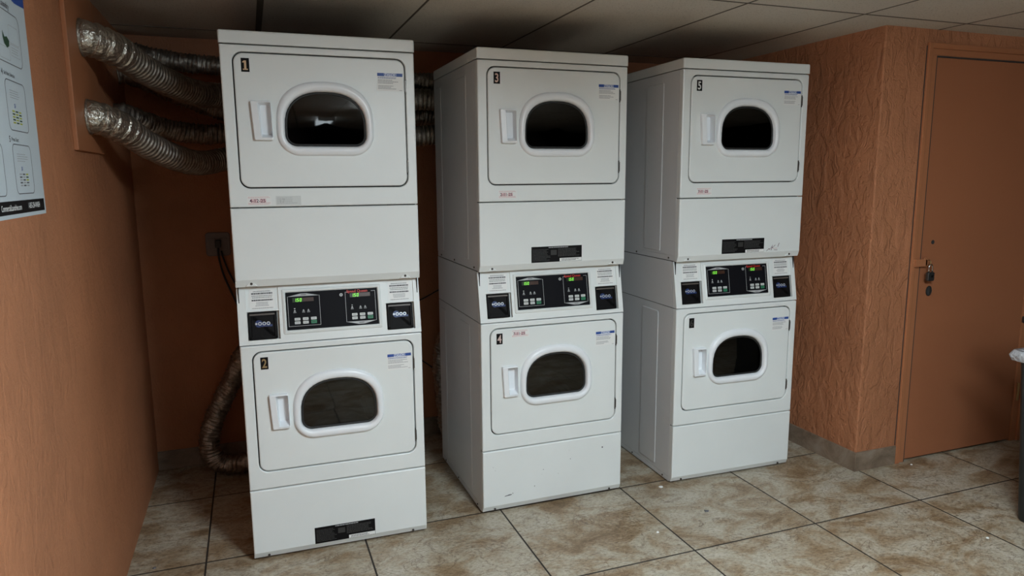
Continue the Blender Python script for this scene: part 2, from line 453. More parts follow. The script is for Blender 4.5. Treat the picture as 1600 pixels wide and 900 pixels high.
for z in (.29, 1.03, 1.80):
    b = MB()
    b.box(3.874, 3.900, cy0-.003, cy0+.003, z-.048, z+.048, M_TRIM, .001)
    b.disc(3.888, cy0-.006, .006, z-.05, z+.05, M_BRASS, 12, axis='z')
    b.obj('hinge', door)
# padlock hanging from the hasp
pl = empty('padlock', (3.134, cy0-.020, .972))
tag(pl, 'small dull steel padlock hanging from the hasp of the orange door', 'padlock')
b = MB()
b.loft([(outline(-.019, .019, -.020, .020, .006), -.008), (outline(-.021, .021, -.022, .022, .006), -.006),
        (outline(-.021, .021, -.022, .022, .006), .006), (outline(-.019, .019, -.020, .020, .006), .008)], M_LOCK, True, True)
for k in range(4): b.box(-.0215, .0215, -.0086, .0086, -.016+k*.010, -.0155+k*.010+.002, M_LOCK)
b.quad(-.002, .012, -.004, .008, -.0088, M_CHROME)
b.obj('body', pl)
b = MB()
pth = [(-.012, 0, .018), (-.012, 0, .036)]+[(-.012*math.cos(math.pi*k/10), 0, .044+.016*math.sin(math.pi*k/10)) for k in range(11)]+[(.012, 0, .036), (.012, 0, .018)]
sweep(b, pth, .0032, M_CHROME, 10)
b.obj('shackle', pl)
# painted board on the left wall where the ducts leave the room
b = MB(); b.box(LX, LX+.014, 2.655, 3.10, 1.572, HC-.003, M_BOARD, .002)
tag(b.obj('vent_board'), 'orange painted access board high on the left wall around the two duct openings', 'board')

# ---------------------------------------------------------------- stacked dryers
W, D = .683, .692
ZC, Z1, ZM, ZK, ZB, ZT = 1.9411, 1.3718, 1.0814, .8621, .2916, 1.987
G = .0018
def rr(x0, x1, z0, z1, rad=.003, n=8, sh=0): return outline(x0, x1, z0, z1, rad, n)
def dshape(x0, x1, z0, z1, topz, bot):
    hw = (x1-x0)/2
    pts = outline(x0, x1, z0, z1, [(bot, bot), (bot, bot), (hw, topz), (hw, topz)], 10)
    # squarer shoulders: push the top arcs outwards
    out = []
    n = 11
    for k, (x, z) in enumerate(pts):
        if k >= 2*n:
            cx, cz = (x0+x1)/2, z1-topz
            c, s_ = (x-cx)/hw, (z-cz)/topz
            e = 2/2.45
            x = cx+hw*math.copysign(abs(c)**e, c); z = cz+topz*abs(s_)**e
        out.append((x, z))
    return out
def front_frame(parent, z0, z1, door_z0, door_z1):
    b = MB()
    full = rr(0, W, z0+G, z1-G, .004); hole = rr(.0392, .6488, door_z0-.0047, door_z1+.0047, .036)
    b.loft([(full, .030), (full, .0055), (inset(full, .0016), .0015), (inset(full, .005), 0), (inset(hole, -.003), 0),
            (inset(hole, -.0008), .0012), (hole, .004), (hole, .022)], M_WHITE)
    return b.obj('front_frame', parent)
def digit_shape(b, ch, x, z, h, y, m):
    """slim serif numeral, bold down stroke"""
    if ch == '1':
        b.quad(x+.009, x+.0165, z+.002, z+h-.002, y, m); b.quad(x+.0045, x+.021, z, z+.004, y, m)
        b.face([(x+.009, y, z+h-.002), (x+.009, y, z+h-.009), (x+.0035, y, z+h-.009), (x+.0035, y, z+h-.0065)], m)
    else:
        b.text(ch, x+.0125, y, z+.0006, h*1.40, m, sx=.78, bold=.022, align='CENTER')
def make_door(parent, z0, number, date=None):
    """z0: lower edge of the door; the door is .4665 high"""
    z1 = z0+.4665
    out = rr(.0435, .6445, z0, z1, .033)
    zc = z0
    X0, X1 = .176, .522
    bez = dshape(X0, X1, zc+.112, zc+.378, .150, .080)
    gls = dshape(.2045, .4935, zc+.147, zc+.341, .128, .040)
    b = MB()
    # match the number of points: rr has 36 points, dshape 44
    out = outline(.0435, .6445, z0, z1, .033, 10)
    mid = lerp_outline(bez, gls, .35)
    hz0, hz1 = z0+.166, z0+.303
    def ho(x0, x1, a, c, r):
        pts = outline(x0, x1, a, c, r, 5)
        return [(x+(.010 if x < .12 else .003)*((hz1-z)/.137)**1.6*.8, z) for x, z in pts]
    o = ho(.0905, .160, hz0, hz1, .005); pk = ho(.1150, .1585, hz0+.010, hz1-.006, .004); pk2 = ho(.1220, .1565, hz0+.022, hz1-.012, .006)
    b.loft([(out, .020), (out, .003), (inset(out, .0012), .0006), (inset(out, .004), -.001)], M_WHITE)
    b.loft([(mid, -.001), (mid, .020)], M_WHITE)
    face_with_holes(b, [inset(out, .004), mid, inset(o, .001)], -.001, M_WHITE)
    d = b.obj('door', parent)
    b = MB()
    b.loft([(bez, -.001), (lerp_outline(bez, gls, .03), -.006), (lerp_outline(bez, gls, .12), -.012), (lerp_outline(bez, gls, .3), -.0155),
            (lerp_outline(bez, gls, .55), -.0165), (lerp_outline(bez, gls, .78), -.0145), (lerp_outline(bez, gls, .9), -.009), (lerp_outline(bez, gls, .96), -.002), (gls, .006), (gls, .02)], M_PLAST, smooth=True)
    b.obj('window_bezel', d)
    # black seal inside the bezel, then the pane, slightly domed
    g2 = lerp_outline(gls, [((.349), z0+.235)]*len(gls), .07)
    b = MB(); b.loft([(gls, .003), (inset(gls, .002), -.0005), (inset(gls, .0075), .0005), (inset(gls, .009), .008)], M_RUBBER, smooth=True); b.obj('window_seal', d)
    b = MB(); cpt = [(.349, z0+.235)]*len(gls); gi = inset(gls, .007)
    steps = [(lerp_outline(gi, cpt, t), .003-.0022*(1-(1-t)**2)) for t in (0, .06, .14, .25, .4, .6, .8, .97)]
    b.loft(steps, M_GLASS, cap1=True, smooth=True)
    for f in b.bm.faces: f.smooth = True
    b.obj('glass_pane', d)
    # handle: raised scoop left of the window
    b = MB()
    top = inset(o, .002)
    b.loft([(o, -.001), (o, -.0150), (top, -.0175), (lerp_outline(top, pk, .9), -.0190), (pk, -.0170), (pk2, .0170)], M_PLAST, cap1=True)
    b.obj('handle', d)
    # hinges
    for hz in (z0+.372, z0+.070):
        b = MB(); b.box(.6448, .6475, -.0035, .004, hz-.027, hz+.027, M_STEEL, .0008); b.box(.6440, .6505, -.0025, -.0004, hz-.020, hz+.020, M_STEEL)
        b.obj('hinge', d)
    # number sticker
    b = MB(); nx, nz = .0685, z0+.402
    b.quad(nx, nx+.0275, nz, nz+.047, -.0016, M_BLKPL)
    digit_shape(b, number, nx+.0012, nz+.0065, .034, -.0020, mat('numeral_'+number, GOLD[number], .5))
    b.obj('number_sticker', d, recalc=False)
    # notice label
    b = MB(); lx0, lx1, lz1 = .5415, .638, z0+.418; lz0 = lz1-.066
    b.quad(lx0, lx1, lz0, lz1, -.0015, M_PAPER)
    b.quad(lx0+.001, lx1-.001, lz1-.0125, lz1-.001, -.0018, M_BLUE)
    b.quad(lx0+.026, lx1-.024, lz1-.0122, lz1-.0013, -.0020, mat('notice_band', (.62, .68, .80), .5))
    b.text('NOTICE', (lx0+lx1)/2+.001, -.0023, lz1-.0112, .0128, M_BLUE, bold=.02, align='CENTER')
    b.bars(lx0+.003, lx1-.014, lz1-.0215, lz1-.0145, -.0020, M_BLUE, 2, .45, .8)
    b.bars(lx0+.003, lx1-.012, lz0+.026, lz0+.042, -.0020, M_GREYPR, 3, .5, .6)
    b.bars(lx0+.003, lx1-.016, lz0+.006, lz0+.021, -.0020, M_GREYPR, 3, .5, .5)
    b.bars(lx1-.014, lx1-.004, lz0+.002, lz0+.005, -.0020, M_GREYPR, 1, .7, 1)
    b.obj('notice_label', d, recalc=False)
    if date: date_sticker(d, *date, y=-.0016)
    return d
def date_sticker(parent, txt, x, z, y=-.0006, faded=False):
    b = MB()
    if faded:
        b.quad(x, x+.088, z, z+.033, y, mat('faded_label', (.60, .63, .625), .5))
        b.bars(x+.004, x+.084, z+.004, z+.029, y-.0004, mat('faded_print', (.50, .53, .53), .6), 4, .55, .6)
        b.text('17', x+.010, y-.0006, z+.008, .022, mat('faded_numerals', (.40, .43, .43), .6))
    else:
        b.quad(x, x+.083, z, z+.034, y, M_PAPER)
        b.bars(x+.003, x+.080, z+.0025, z+.011, y-.0003, M_PINK, 3, .35, .9)
        b.bars(x+.003, x+.080, z+.026, z+.032, y-.0003, M_PINK, 2, .35, .9)
        for q in range(2): b.quad(x+.012+q*.030, x+.034+q*.030, z+.010, z+.024, y-.0002, mat('pink_block', (.70, .52, .53), .6))
        b.text(txt, x+.0075, y-.0006, z+.011, .0175, M_INK, sx=1.0, bold=.012)
    b.obj('date_sticker', parent, recalc=False)
def warning_label(parent, x0, z0):
    """black instruction plate with fine grey print and a pale strip"""
    b = MB(); x1, z1 = x0+.238, z0+.068; y = -.0006
    b.quad(x0, x1, z0, z1, y, M_BLKPL)
    b.bars(x0+.006, x0+.088, z0+.006, z1-.010, y-.0004, mat('plate_print', (.045, .045, .045), .5), 9, .45, .75)
    b.bars(x0+.124, x1-.006, z0+.022, z1-.010, y-.0004, mat('plate_print', (.055, .055, .055), .5), 7, .45, .75)
    b.bars(x0+.080, x1-.060, z1-.008, z1-.002, y-.0004, M_GREYPR, 1, .6, .9)
    b.quad(x0+.090, x0+.118, z0+.030, z0+.052, y-.0003, mat('plate_mark', (.03, .03, .03), .4))
    b.quad(x0+.132, x1-.001, z0+.001, z0+.015, y-.0005, M_PAPER)
    b.bars(x0+.140, x1-.008, z0+.003, z0+.013, y-.0008, M_PRINT, 2, .5, .7)
    b.obj('warning_plate', parent, recalc=False)
def screw(parent, x, z, y, axis='y', sgn=-1, r=.0048):
    b = MB(); b.disc(x, z, r, y, y+sgn*.003, M_STEEL, 14, axis=axis); b.disc(x, z, r*.35, y+sgn*.003, y+sgn*.0034, M_SEAM, 8, axis=axis)
    return b.obj('screw', parent)
CA = math.atan2(.040, ZM-ZK)
def cmat():   # console frame: x right, z up the slope, -y outwards
    return Matrix.Translation((0, .0015, ZK)) @ Matrix.Rotation(-CA, 4, 'X')
CL = (ZM-ZK)/math.cos(CA)
SEG = {'1': 'bc', '5': 'afgcd', '0': 'abcdef'}
def seven(b, ch, x, z, w_, h, y, m):
    t = h*.15; sl = .12
    R = {'a': (0, h-t, w_, h), 'd': (0, 0, w_, t), 'g': (0, h/2-t/2, w_, h/2+t/2), 'b': (w_-t, h/2, w_, h), 'c': (w_-t, 0, w_, h/2), 'f': (0, h/2, t, h), 'e': (0, 0, t, h/2)}
    for s_ in SEG[ch]:
        a, c, d, e = R[s_]
        b.face([(x+a+c*sl, y, z+c), (x+d+c*sl, y, z+c), (x+d+e*sl, y, z+e), (x+a+e*sl, y, z+e)], m)
def console(parent):
    b = MB(); y0 = 0; L1 = CL
    # face plate with two niches: shallow above (label), deep below (coin slide)
    def S(z): return (z-ZK)/math.cos(CA)
    xs = [0, .032, .146, .548, .660, W]
    zs = [G, S(.880), S(.985), S(.9885), S(1.073), L1-.001]
    dep = {(1, 1): .018, (1, 3): .005, (3, 1): .018, (3, 3): .005}
    def dd(i, j): return dep.get((i, j), 0.) if 0 <= i < 5 and 0 <= j < 5 else None
    for i in range(5):
        for j in range(5):
            d = dd(i, j); b.quad(xs[i], xs[i+1], zs[j], zs[j+1], d, M_WHITE)
            e = dd(i+1, j)
            if e is not None and e != d: b.face([(xs[i+1], d, zs[j]), (xs[i+1], d, zs[j+1]), (xs[i+1], e, zs[j+1]), (xs[i+1], e, zs[j])], M_WHITE)
            e = dd(i, j+1)
            if e is not None and e != d: b.face([(xs[i], d, zs[j+1]), (xs[i+1], d, zs[j+1]), (xs[i+1], e, zs[j+1]), (xs[i], e, zs[j+1])], M_WHITE)
    # raised surround of the control panel
    o = outline(.158, .530, S(.893), S(1.062), .006, 4); i_ = outline(.171, .517, S(.907), S(1.049), .003, 4)
    b.loft([(o, 0), (inset(o, .002), -.0035), (lerp_outline(o, i_, .6), -.006), (inset(i_, -.003), -.006), (i_, -.003), (i_, 0)], M_WHITE)
    b.transform(cmat())
    # cheeks closing the sides down to the cabinet
    for x, s_ in ((0, 1), (W, -1)):
        b.face([(x, .030, ZK+G), (x, .0015, ZK+G), (x, .0415, ZM-.002), (x, .06, ZM-.002)], M_WHITE)
    c = b.obj('console', parent)
    # coin slides
    for k, cx in enumerate((.0345, .5505)):
        b = MB(); za, zb = S(.8815), S(.9825); cw = .103
        fr = outline(cx, cx+cw, za, zb, .003, 4)
        b.loft([(fr, .0175), (fr, .006), (inset(fr, .003), .004), (inset(fr, .010), .004), (inset(fr, .012), .009)], M_BLKPL, cap1=True)
        b.box(cx+.006, cx+cw-.008, .0015, .006, zb-.012, zb-.006, mat('slot_bar', (.10, .085, .075), .4))
        b.box(cx+.010, cx+cw-.020, .003, .007, za+.008, za+.012, M_BLKPL)
        b.transform(cmat()); co = b.obj('coin_slide', parent)
        b = MB(); zc = (za+zb)/2+.008; y = .0084
        def dsk(px, r, m, yy, n=18): b.face([(px+r*math.cos(2*math.pi*q/n), yy, zc+r*math.sin(2*math.pi*q/n)) for q in range(n)], m)
        dsk(cx+.037, .0135, M_COINB, y); 
        b.quad(cx+.037, cx+.085, zc-.012, zc-.004, y+.0002, M_COINB)
        for q, px in enumerate((.040, .055, .070)):
            dsk(cx+px+.001, .0068, M_COIN, y-.0004); dsk(cx+px+.001, .0036, M_COINB, y-.0008)
        dsk(cx+.028, .004, M_COIN, y-.0005)
        b.transform(cmat()); b.obj('coin_emblem', co, recalc=False)
        # price and instruction label above
        b = MB(); lx = cx+.010; lz = S(.9925)
        b.quad(lx, lx+.088, lz, S(1.0665), .0045, M_PAPER)
        zt = S(1.0665)
        b.bars(lx+.012, lx+.076, zt-.010, zt-.004, .0041, M_GREYPR, 1, .7, .95, True)
        b.bars(lx+.006, lx+.082, zt-.019, zt-.012, .0041, M_PRINT, 1, .8, .98, True)
        b.bars(lx+.006, lx+.082, zt-.034, zt-.021, .0041, M_GREYPR, 2, .6, .9, True)
        b.bars(lx+.006, lx+.082, zt-.044, zt-.037, .0041, M_PRINT, 1, .75, .98, True)
        b.bars(lx+.018, lx+.068, zt-.064, zt-.047, .0041, M_GREYPR, 3, .5, .7, True)
        b.bars(lx+.006, lx+.082, zt-.073, zt-.068, .0041, M_GREYPR, 1, .6, .98, True)
        b.transform(cmat()); b.obj('instruction_label', parent, recalc=False)
    # black control panel
    b = MB(); px0, px1, pz0, pz1 = .172, .516, S(.908), S(1.048); y = -.0028
    b.box(px0, px1, y, 0, pz0, pz1, M_BLACK)
    y -= .0004
    frames = ((px0+.006, px0+.124, True), (px1-.124, px1-.008, False))
    t = .0014
    for fx0, fx1, up in frames:
        fz0, fz1 = pz0+.013, pz1-.015
        if not up: fz0, fz1 = pz0+.015, pz1-.010
        b.quad(fx0, fx0+t, fz0, fz1, y, M_GREYLINE); b.quad(fx1-t, fx1, fz0, fz1, y, M_GREYLINE)
        if up:
            b.quad(fx0, fx1, fz0, fz0+t, y, M_GREYLINE)
            b.face([(fx0, y, fz1-.001), (fx1, y, fz1-.001), ((fx0+fx1)/2+.012, y, fz1+.009), ((fx0+fx1)/2-.012, y, fz1+.009)], M_GREYLINE)
            b.bars((fx0+fx1)/2-.010, (fx0+fx1)/2+.010, fz1+.002, fz1+.006, y-.0003, M_PRINT, 1, .7, 1)
        else:
            b.quad(fx0, fx0+.012, fz1-t, fz1, y, M_GREYLINE); b.quad(fx1-.016, fx1, fz1-t, fz1, y, M_GREYLINE)
            b.face([(fx0, y, fz0+.001), ((fx0+fx1)/2-.012, y, fz0-.010), ((fx0+fx1)/2+.012, y, fz0-.010), (fx1, y, fz0+.001)], M_GREYLINE)
            b.bars((fx0+fx1)/2-.010, (fx0+fx1)/2+.010, fz0-.006, fz0-.002, y-.0003, M_PRINT, 1, .7, 1)
        # small pictograms
        ix = fx0+.020; iz = pz0+.070
        for q, (dx, sh) in enumerate(((0, 0), (.032, 1), (.050, 2))):
            if q == 0: b.quad(ix+dx+.002, ix+dx+.007, iz+.009, iz+.0115, y, M_PAPER if up else M_GREYLINE)
            b.face([(ix+dx, y, iz-.002), (ix+dx+.009, y, iz-.002), (ix+dx+.0055, y, iz+.006), (ix+dx+.0035, y, iz+.006)], M_GREYPR)
            b.quad(ix+dx-.001, ix+dx+.010, iz-.006, iz-.004, y, M_GREYPR)
    b.text('Speed Queen', px1-.118, y-.0006, pz1-.0135, .0150, M_RED, sx=.98, bold=.018)
    b.transform(cmat()); cp = b.obj('control_panel', parent, recalc=False)
    for fx0, fx1, up in frames:
        b = MB(); dz = pz1-.038 if up else pz1-.032; dx = fx0+.018
        b.quad(dx, dx+.038, dz, dz+.016, y-.0002, M_DISP); b.quad(dx+.038, dx+.078, dz+.001, dz+.016, y-.0002, M_DISPR)
        for q, ch in enumerate('150'): seven(b, ch, dx+.006+q*.0100, dz+.0018, .0068, .0125, y-.0006, M_LIT)
        b.quad(dx+.0142, dx+.0157, dz+.0018, dz+.0034, y-.0006, M_LIT)
        b.transform(cmat()); b.obj('display', cp, recalc=False)
        for r_ in range(2):
            for q in range(3):
                b = MB(); bx = fx0+.022+q*.030; bz = pz0+.0345-r_*.0135; green = (r_ == 1 and q == 2)
                if not up: bz += .003
                hh = .0105 if not green else .0125
                o = outline(bx, bx+.021, bz-(.001 if green else 0), bz+hh-(.001 if green else 0), .002, 3)
                b.loft([(o, y), (o, y-.0008)], M_GREENB if green else M_BTN, cap1=True)
                b.bars(bx+.004, bx+.017, bz+.003, bz+.0075, y-.0011, M_DGREEN if green else M_GREYPR, 1, .6, .85)
                b.transform(cmat()); bt = b.obj('button', cp)
                if green: bt['label'] = 'green start button'
    b = MB(); b.disc(px1-.139, pz1-.020, .0062, y+.0004, y-.003, M_GREYLINE, 20); b.disc(px1-.139, pz1-.020, .0028, y-.003, y-.0034, M_STEEL, 12)
    b.transform(cmat()); b.obj('key_lock', cp)
    return c
def side_pad(b, y0, y1, z0, z1, x, s):
    o = outline(y0, y1, z0, z1, .012, 4)
    b.loft([(o, x), (inset(o, .004), x+s*.0022)], M_SIDE, cap1=True, axis='x')
def cabinet(parent):
    b = MB()
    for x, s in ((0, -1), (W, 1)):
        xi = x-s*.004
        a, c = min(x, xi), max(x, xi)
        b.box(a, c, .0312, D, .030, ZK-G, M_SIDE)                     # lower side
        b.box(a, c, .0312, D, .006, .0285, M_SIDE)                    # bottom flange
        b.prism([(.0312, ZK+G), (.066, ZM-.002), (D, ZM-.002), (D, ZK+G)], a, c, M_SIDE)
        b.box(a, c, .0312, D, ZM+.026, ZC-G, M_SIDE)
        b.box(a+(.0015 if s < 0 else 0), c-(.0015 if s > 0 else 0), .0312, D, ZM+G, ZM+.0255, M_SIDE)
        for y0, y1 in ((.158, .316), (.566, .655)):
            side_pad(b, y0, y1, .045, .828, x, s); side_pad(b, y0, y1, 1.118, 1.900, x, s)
    b.box(.004, W-.004, D-.004, D, .03, ZC, M_SIDE)
    b.box(.003, W-.003, .030, D-.004, .030, .034, M_SEAM)
    b.box(.003, W-.003, .068, D-.004, ZM-.004, ZM-.0025, M_SEAM); b.box(.003, W-.003, .044, D-.004, ZK-.004, ZK, M_SEAM)
    b.box(.003, W-.003, .044, D-.004, ZC-.006, ZC-.002, M_SEAM)
    for xi in (.0055, W-.0085): b.box(xi, xi+.003, .0302, D-.004, .030, ZC-.006, M_SEAM)
    # dark inner bulkheads behind the fronts, open for each drum
    for zc, za, zb in ((1.680, 1.372, 1.935), (.600, .292, .858)):
        sq = [(.010, za), (W-.010, za), (W-.010, zb), (.010, zb)]
        n = 48; circ = [(.345+.235*math.cos(2*math.pi*k/n), zc+.235*math.sin(2*math.pi*k/n)) for k in range(n)]
        o = []
        for x, z in circ:
            dx, dz = x-.345, z-zc
            t = min((W-.010-.345)/dx if dx > 1e-6 else 9e9, (.010-.345)/dx if dx < -1e-6 else 9e9, (zb-zc)/dz if dz > 1e-6 else 9e9, (za-zc)/dz if dz < -1e-6 else 9e9)
            o.append((.345+dx*t, zc+dz*t))
        b.loft([(o, .036), (circ, .036), (circ, .05)], M_SEAM)
    b.box(.006, W-.006, .020, .024, .020, ZB-.002, M_SEAM); b.box(.006, W-.006, .0305, .034, ZM+.01, Z1-.002, M_SEAM)
    return b.obj('cabinet', parent)
def drum(parent, zc):
    b = MB(); n = 48
    def ci(r): return [(.345+r*math.cos(2*math.pi*k/n), zc+r*math.sin(2*math.pi*k/n)) for k in range(n)]
    b.loft([(ci(.228), .045), (ci(.228), .058), (ci(.262), .075), (ci(.268), .30), (ci(.262), .55), (ci(.20), .575), (ci(.05), .575)], M_DRUM, cap1=True, smooth=True)
    for k in range(3):
        a = math.radians(75+120*k); u = (math.cos(a), math.sin(a)); v = (-u[1], u[0])
        def p(r, s_): return (.345+u[0]*r+v[0]*s_, zc+u[1]*r+v[1]*s_)
        b.loft([([p(.266, -.035), p(.215, -.010), p(.215, .010), p(.266, .035)], y) for y in (.09, .54)], M_DRUM, True, True)
    return b.obj('drum', parent, recalc=False)
def access_panel(parent, z0, z1, chamfer, mt, kick=False):
    b = MB(); o = rr(0, W, z0, z1, .004, 4)
    # front sheet, its lower strip folded back
    def ring(x0, x1, za, zb, y): return ([(x0, za), (x1, za), (x1, zb), (x0, zb)], y)
    c = chamfer
    prof = [(.030, z1-G), (.0055, z1-G), (.0015, z1-G-.0015), (0, z1-G-.005), (0, z0+c), (.0115, z0+.002), (.0125, z0), (.030, z0)]
    sx = [(0, .0055), (.0016, .0015), (.005, 0)]
    # lofted from the left edge to the right edge with rounded vertical corners
    def sec(dy): return [(max(y, dy), z) for y, z in prof]
    b.loft([(sec(.0055), 0), (sec(.0015), .0016), (sec(0), .005), (sec(0), W-.005), (sec(.0015), W-.0016), (sec(.0055), W)], mt, True, True, axis='x')
    return b.obj('kick_panel' if kick else 'access_panel', parent)
def make_dryer(loc, rz, label, nums, extras):
    root = empty('stacked_dryer', loc, rz); tag(root, label, 'dryer', 'stacked coin dryers along the back wall')
    cabinet(root)
    b = MB()
    o = outline(-.002, W+.002, -.003, D, .007, 4)
    b.loft([(o, ZC+G), (o, ZT-.006), (inset(o, .0018), ZT-.0018), (inset(o, .006), ZT)], M_WHITE, True, True, axis='z')
    b.obj('top_cover', root)
    front_frame(root, Z1, ZC, 1.4450, 1.9115)
    front_frame(root, ZB, ZK, .3655, .832)
    access_panel(root, ZM, Z1, .027, M_WHITE)
    access_panel(root, .011, ZB, .024, M_WORN if extras.get('worn') else M_WHITE, True)
    console(root)
    drum(root, 1.680); drum(root, .600)
    # black ring behind each door edge, standing in for the gap's shade
    for z0 in (1.4450, .3655):
        b = MB(); g0 = outline(.030, .658, z0-.012, z0+.4785, .04, 10); g1 = outline(.060, .628, z0+.018, z0+.4485, .03, 10)
        b.loft([(g0, .0225), (g1, .0225), (g1, .026), (g0, .026), (g0, .0225)], M_RUBBER); b.obj('door_gap_shade', root)
    make_door(root, 1.4450, nums[0]); make_door(root, .3655, nums[1], extras.get('low_date'))
    for d in extras['dates']: date_sticker(root, *d)
    warning_label(root, *extras['plate'])
    for x in (.055, .625):
        screw(root, x, ZM+.012, .0068); screw(root, x, .019, .0068)
        b = MB(); z = ZM+.012
        b.loft([([(x-.022, z-.010), (x+.022, z-.010), (x+.006, z+.009), (x-.006, z+.009)], .0085), ([(x-.018, z-.009), (x+.018, z-.009), (x+.005, z+.007), (x-.005, z+.007)], .0050)], M_WHITE, cap1=True)
        b.obj('screw_boss', root)
    for y in (.084, .389, .62):
        screw(root, y, ZM+.0125, .0015, 'x', -1, .0042); screw(root, y, .017, 0, 'x', -1, .0042)
    for x in (.06, W-.06):
        for y in (.07, D-.06):
            b = MB(); b.disc(x, y, .018, 0, .010, M_RUBBER, 16, axis='z'); b.disc(x, y, .006, .010, .032, M_STEEL, 10, axis='z'); b.obj('foot', root)
    if extras.get('worn'):
        b = MB()
        b.face([(.098, -.0006, .071), (.108, -.0006, .0725), (.121, -.0006, .0735), (.134, -.0006, .0755), (.1325, -.0006, .0785), (.121, -.0006, .0788), (.112, -.0006, .0765), (.103, -.0006, .0755)], M_PRINT)
        b.obj('scuff_mark', root, recalc=False)
        for (x, z, r) in ((.138, .0815, .002), (.583, .232, .0035), (.243, .098, .002), (.420, .200, .0018), (.286, .170, .0016)):
            b = MB(); b.face([(x+r*math.cos(q), -.0006, z+r*1.3*math.sin(q)) for q in [k*math.pi/4 for k in range(8)]], M_PRINT)
            b.obj('paint_chip', root, recalc=False)
    if extras.get('scribble'):
        b = MB(); x, z = .486, 1.112
        pts = [(0, .0), (.012, .010), (.020, .008), (.030, .020), (.034, .014), (.050, .028)]
        for (a, c), (d, e) in zip(pts, pts[1:]): b.face([(x+a, -.0006, z+c), (x+d, -.0006, z+e), (x+d+.001, -.0006, z+e+.0035), (x+a+.001, -.0006, z+c+.0035)], M_INK)
        b.face([(x+.026, -.0006, z+.004), (x+.029, -.0006, z+.004), (x+.036, -.0006, z+.030), (x+.034, -.0006, z+.030)], M_INK)
        b.face([(x+.064, -.0006, z+.020), (x+.067, -.0006, z+.020), (x+.074, -.0006, z+.038), (x+.071, -.0006, z+.038)], M_INK)
        b.quad(x+.036, x+.062, z+.012, z+.014, -.0006, M_PINK); b.quad(x+.044, x+.064, z+.004, z+.006, -.0006, M_INK)
        b.obj('scribble', root, recalc=False)
    return root
make_dryer((-.0678, 2.7258, 0), -.0163, 'white stacked coin dryer numbered 1 and 2, leftmost, beside the foil ducts', '12',
           dict(dates=[('4-12-25', .060, 1.3795), ('', .158, 1.3795, -.0006, True)], plate=(.230, .034)))
make_dryer((.8825, 2.7686, 0), .0036, 'white stacked coin dryer numbered 3 and 4, middle of the row, scuffed kick panel', '34',
           dict(dates=[('2-11-25', .084, 1.386)], low_date=('7-11-25', .137, .791), plate=(.231, 1.1105), worn=True))
make_dryer((1.8263, 2.7381, 0), -.0229, 'white stacked coin dryer numbered 5 and 6, rightmost, beside the orange closet wall', '56',
           dict(dates=[('7-11-25', .084, 1.386)], plate=(.233, 1.110), scribble=True))

# ---------------------------------------------------------------- ducts
def duct(pts, r, label, name='foil_duct', tape=False, rough=0., pitch=.021):
    root = MB(); path = resample(catmull(pts, 24), pitch/8)
    rnd = random.Random(len(pts)*7+int(r*1e4)); ph = [rnd.uniform(0, 6.28) for _ in range(6)]
    def rad(s, a):
        k = (s/pitch+a/(2*math.pi)) % 1.0
        rib = -.8+max(0., 1-abs(k-.5)*4.6)*2.0
        wob = math.sin(a*3+s*40+ph[0])*.5+math.sin(a*5-s*61+ph[1])*.5
        crink = math.sin(a*11+s*173+ph[2])*math.sin(a*7-s*211+ph[3])
        return r+rib*.0028+wob*.0012*(1+rough*2)+crink*.0012*(.4+rough*2.5)
    sweep(root, path, rad, M_FOIL, 36, False)
    o = root.obj(name, recalc=False)
    tag(o, label, 'duct', 'foil exhaust ducts behind the dryers')
    if tape:
        b = MB(); tp = [p for p in path[:int(.17/(pitch/8))]]
        def rt(s, a):
            k = (s % .036)/.036
            return r+.0062-.0055*k+math.sin(a*9+s*90)*.0009+math.sin(a*4-s*150)*.0008
        sweep(b, tp, rt, M_TAPE, 40, False); b.obj('tape_wrap', o, recalc=False)
        b = MB()
        sweep(b, [Vector(path[0])+Vector((x, 0, 0)) for x in (-.001, .0, .005, .006, .02)], lambda s, a: r+.009 if s < .0065 else r+.001, M_FOIL, 36, False); b.obj('collar', o, recalc=False)
    return o
BX = LX+.014
duct([(BX+.002, 2.856, 1.956), (BX+.022, 2.858, 1.955), (-.42, 2.92, 1.934), (-.35, 3.09, 1.893), (-.27, 3.28, 1.862), (-.19, 3.46, 1.848), (-.08, 3.60, 1.855), (.25, 3.66, 1.860), (.84, 3.62, 1.868), (1.10, 3.60, 1.86), (1.24, 3.56, 1.78), (1.25, 3.51, 1.775), (1.25, 3.475, 1.775)], .054,
     'large ribbed foil duct leaving the upper taped opening on the left wall', tape=True)
duct([(BX+.002, 2.853, 1.692), (BX+.022, 2.855, 1.691), (-.42, 2.92, 1.663), (-.35, 3.07, 1.605), (-.27, 3.24, 1.562), (-.19, 3.42, 1.545), (-.08, 3.55, 1.568), (.25, 3.62, 1.62), (.84, 3.60, 1.685), (1.10, 3.60, 1.70), (1.24, 3.56, 1.64), (1.25, 3.51, 1.635), (1.25, 3.475, 1.635)], .051,
     'large ribbed foil duct leaving the lower taped opening on the left wall', tape=True)
duct([(LX+.003, 3.50, 1.75), (LX+.04, 3.50, 1.75), (-.38, 3.64, 1.715), (-.25, 3.70, 1.69), (-.10, 3.72, 1.690), (.20, 3.74, 1.73), (.84, 3.70, 1.785), (1.36, 3.68, 1.78), (1.40, 3.55, 1.74), (1.40, 3.475, 1.74)], .046,
     'crinkled foil duct passing just above the lower ribbed duct', rough=1.)
duct([(LX+.003, 3.70, 1.95), (LX+.04, 3.70, 1.95), (-.42, 3.74, 1.93), (-.28, 3.74, 1.865), (-.10, 3.72, 1.800), (.05, 3.62, 1.74), (.20, 3.54, 1.71), (.22, 3.47, 1.71), (.22, 3.428, 1.71)], .045,
     'crinkled foil duct sagging just under the upper ribbed duct', rough=1.)
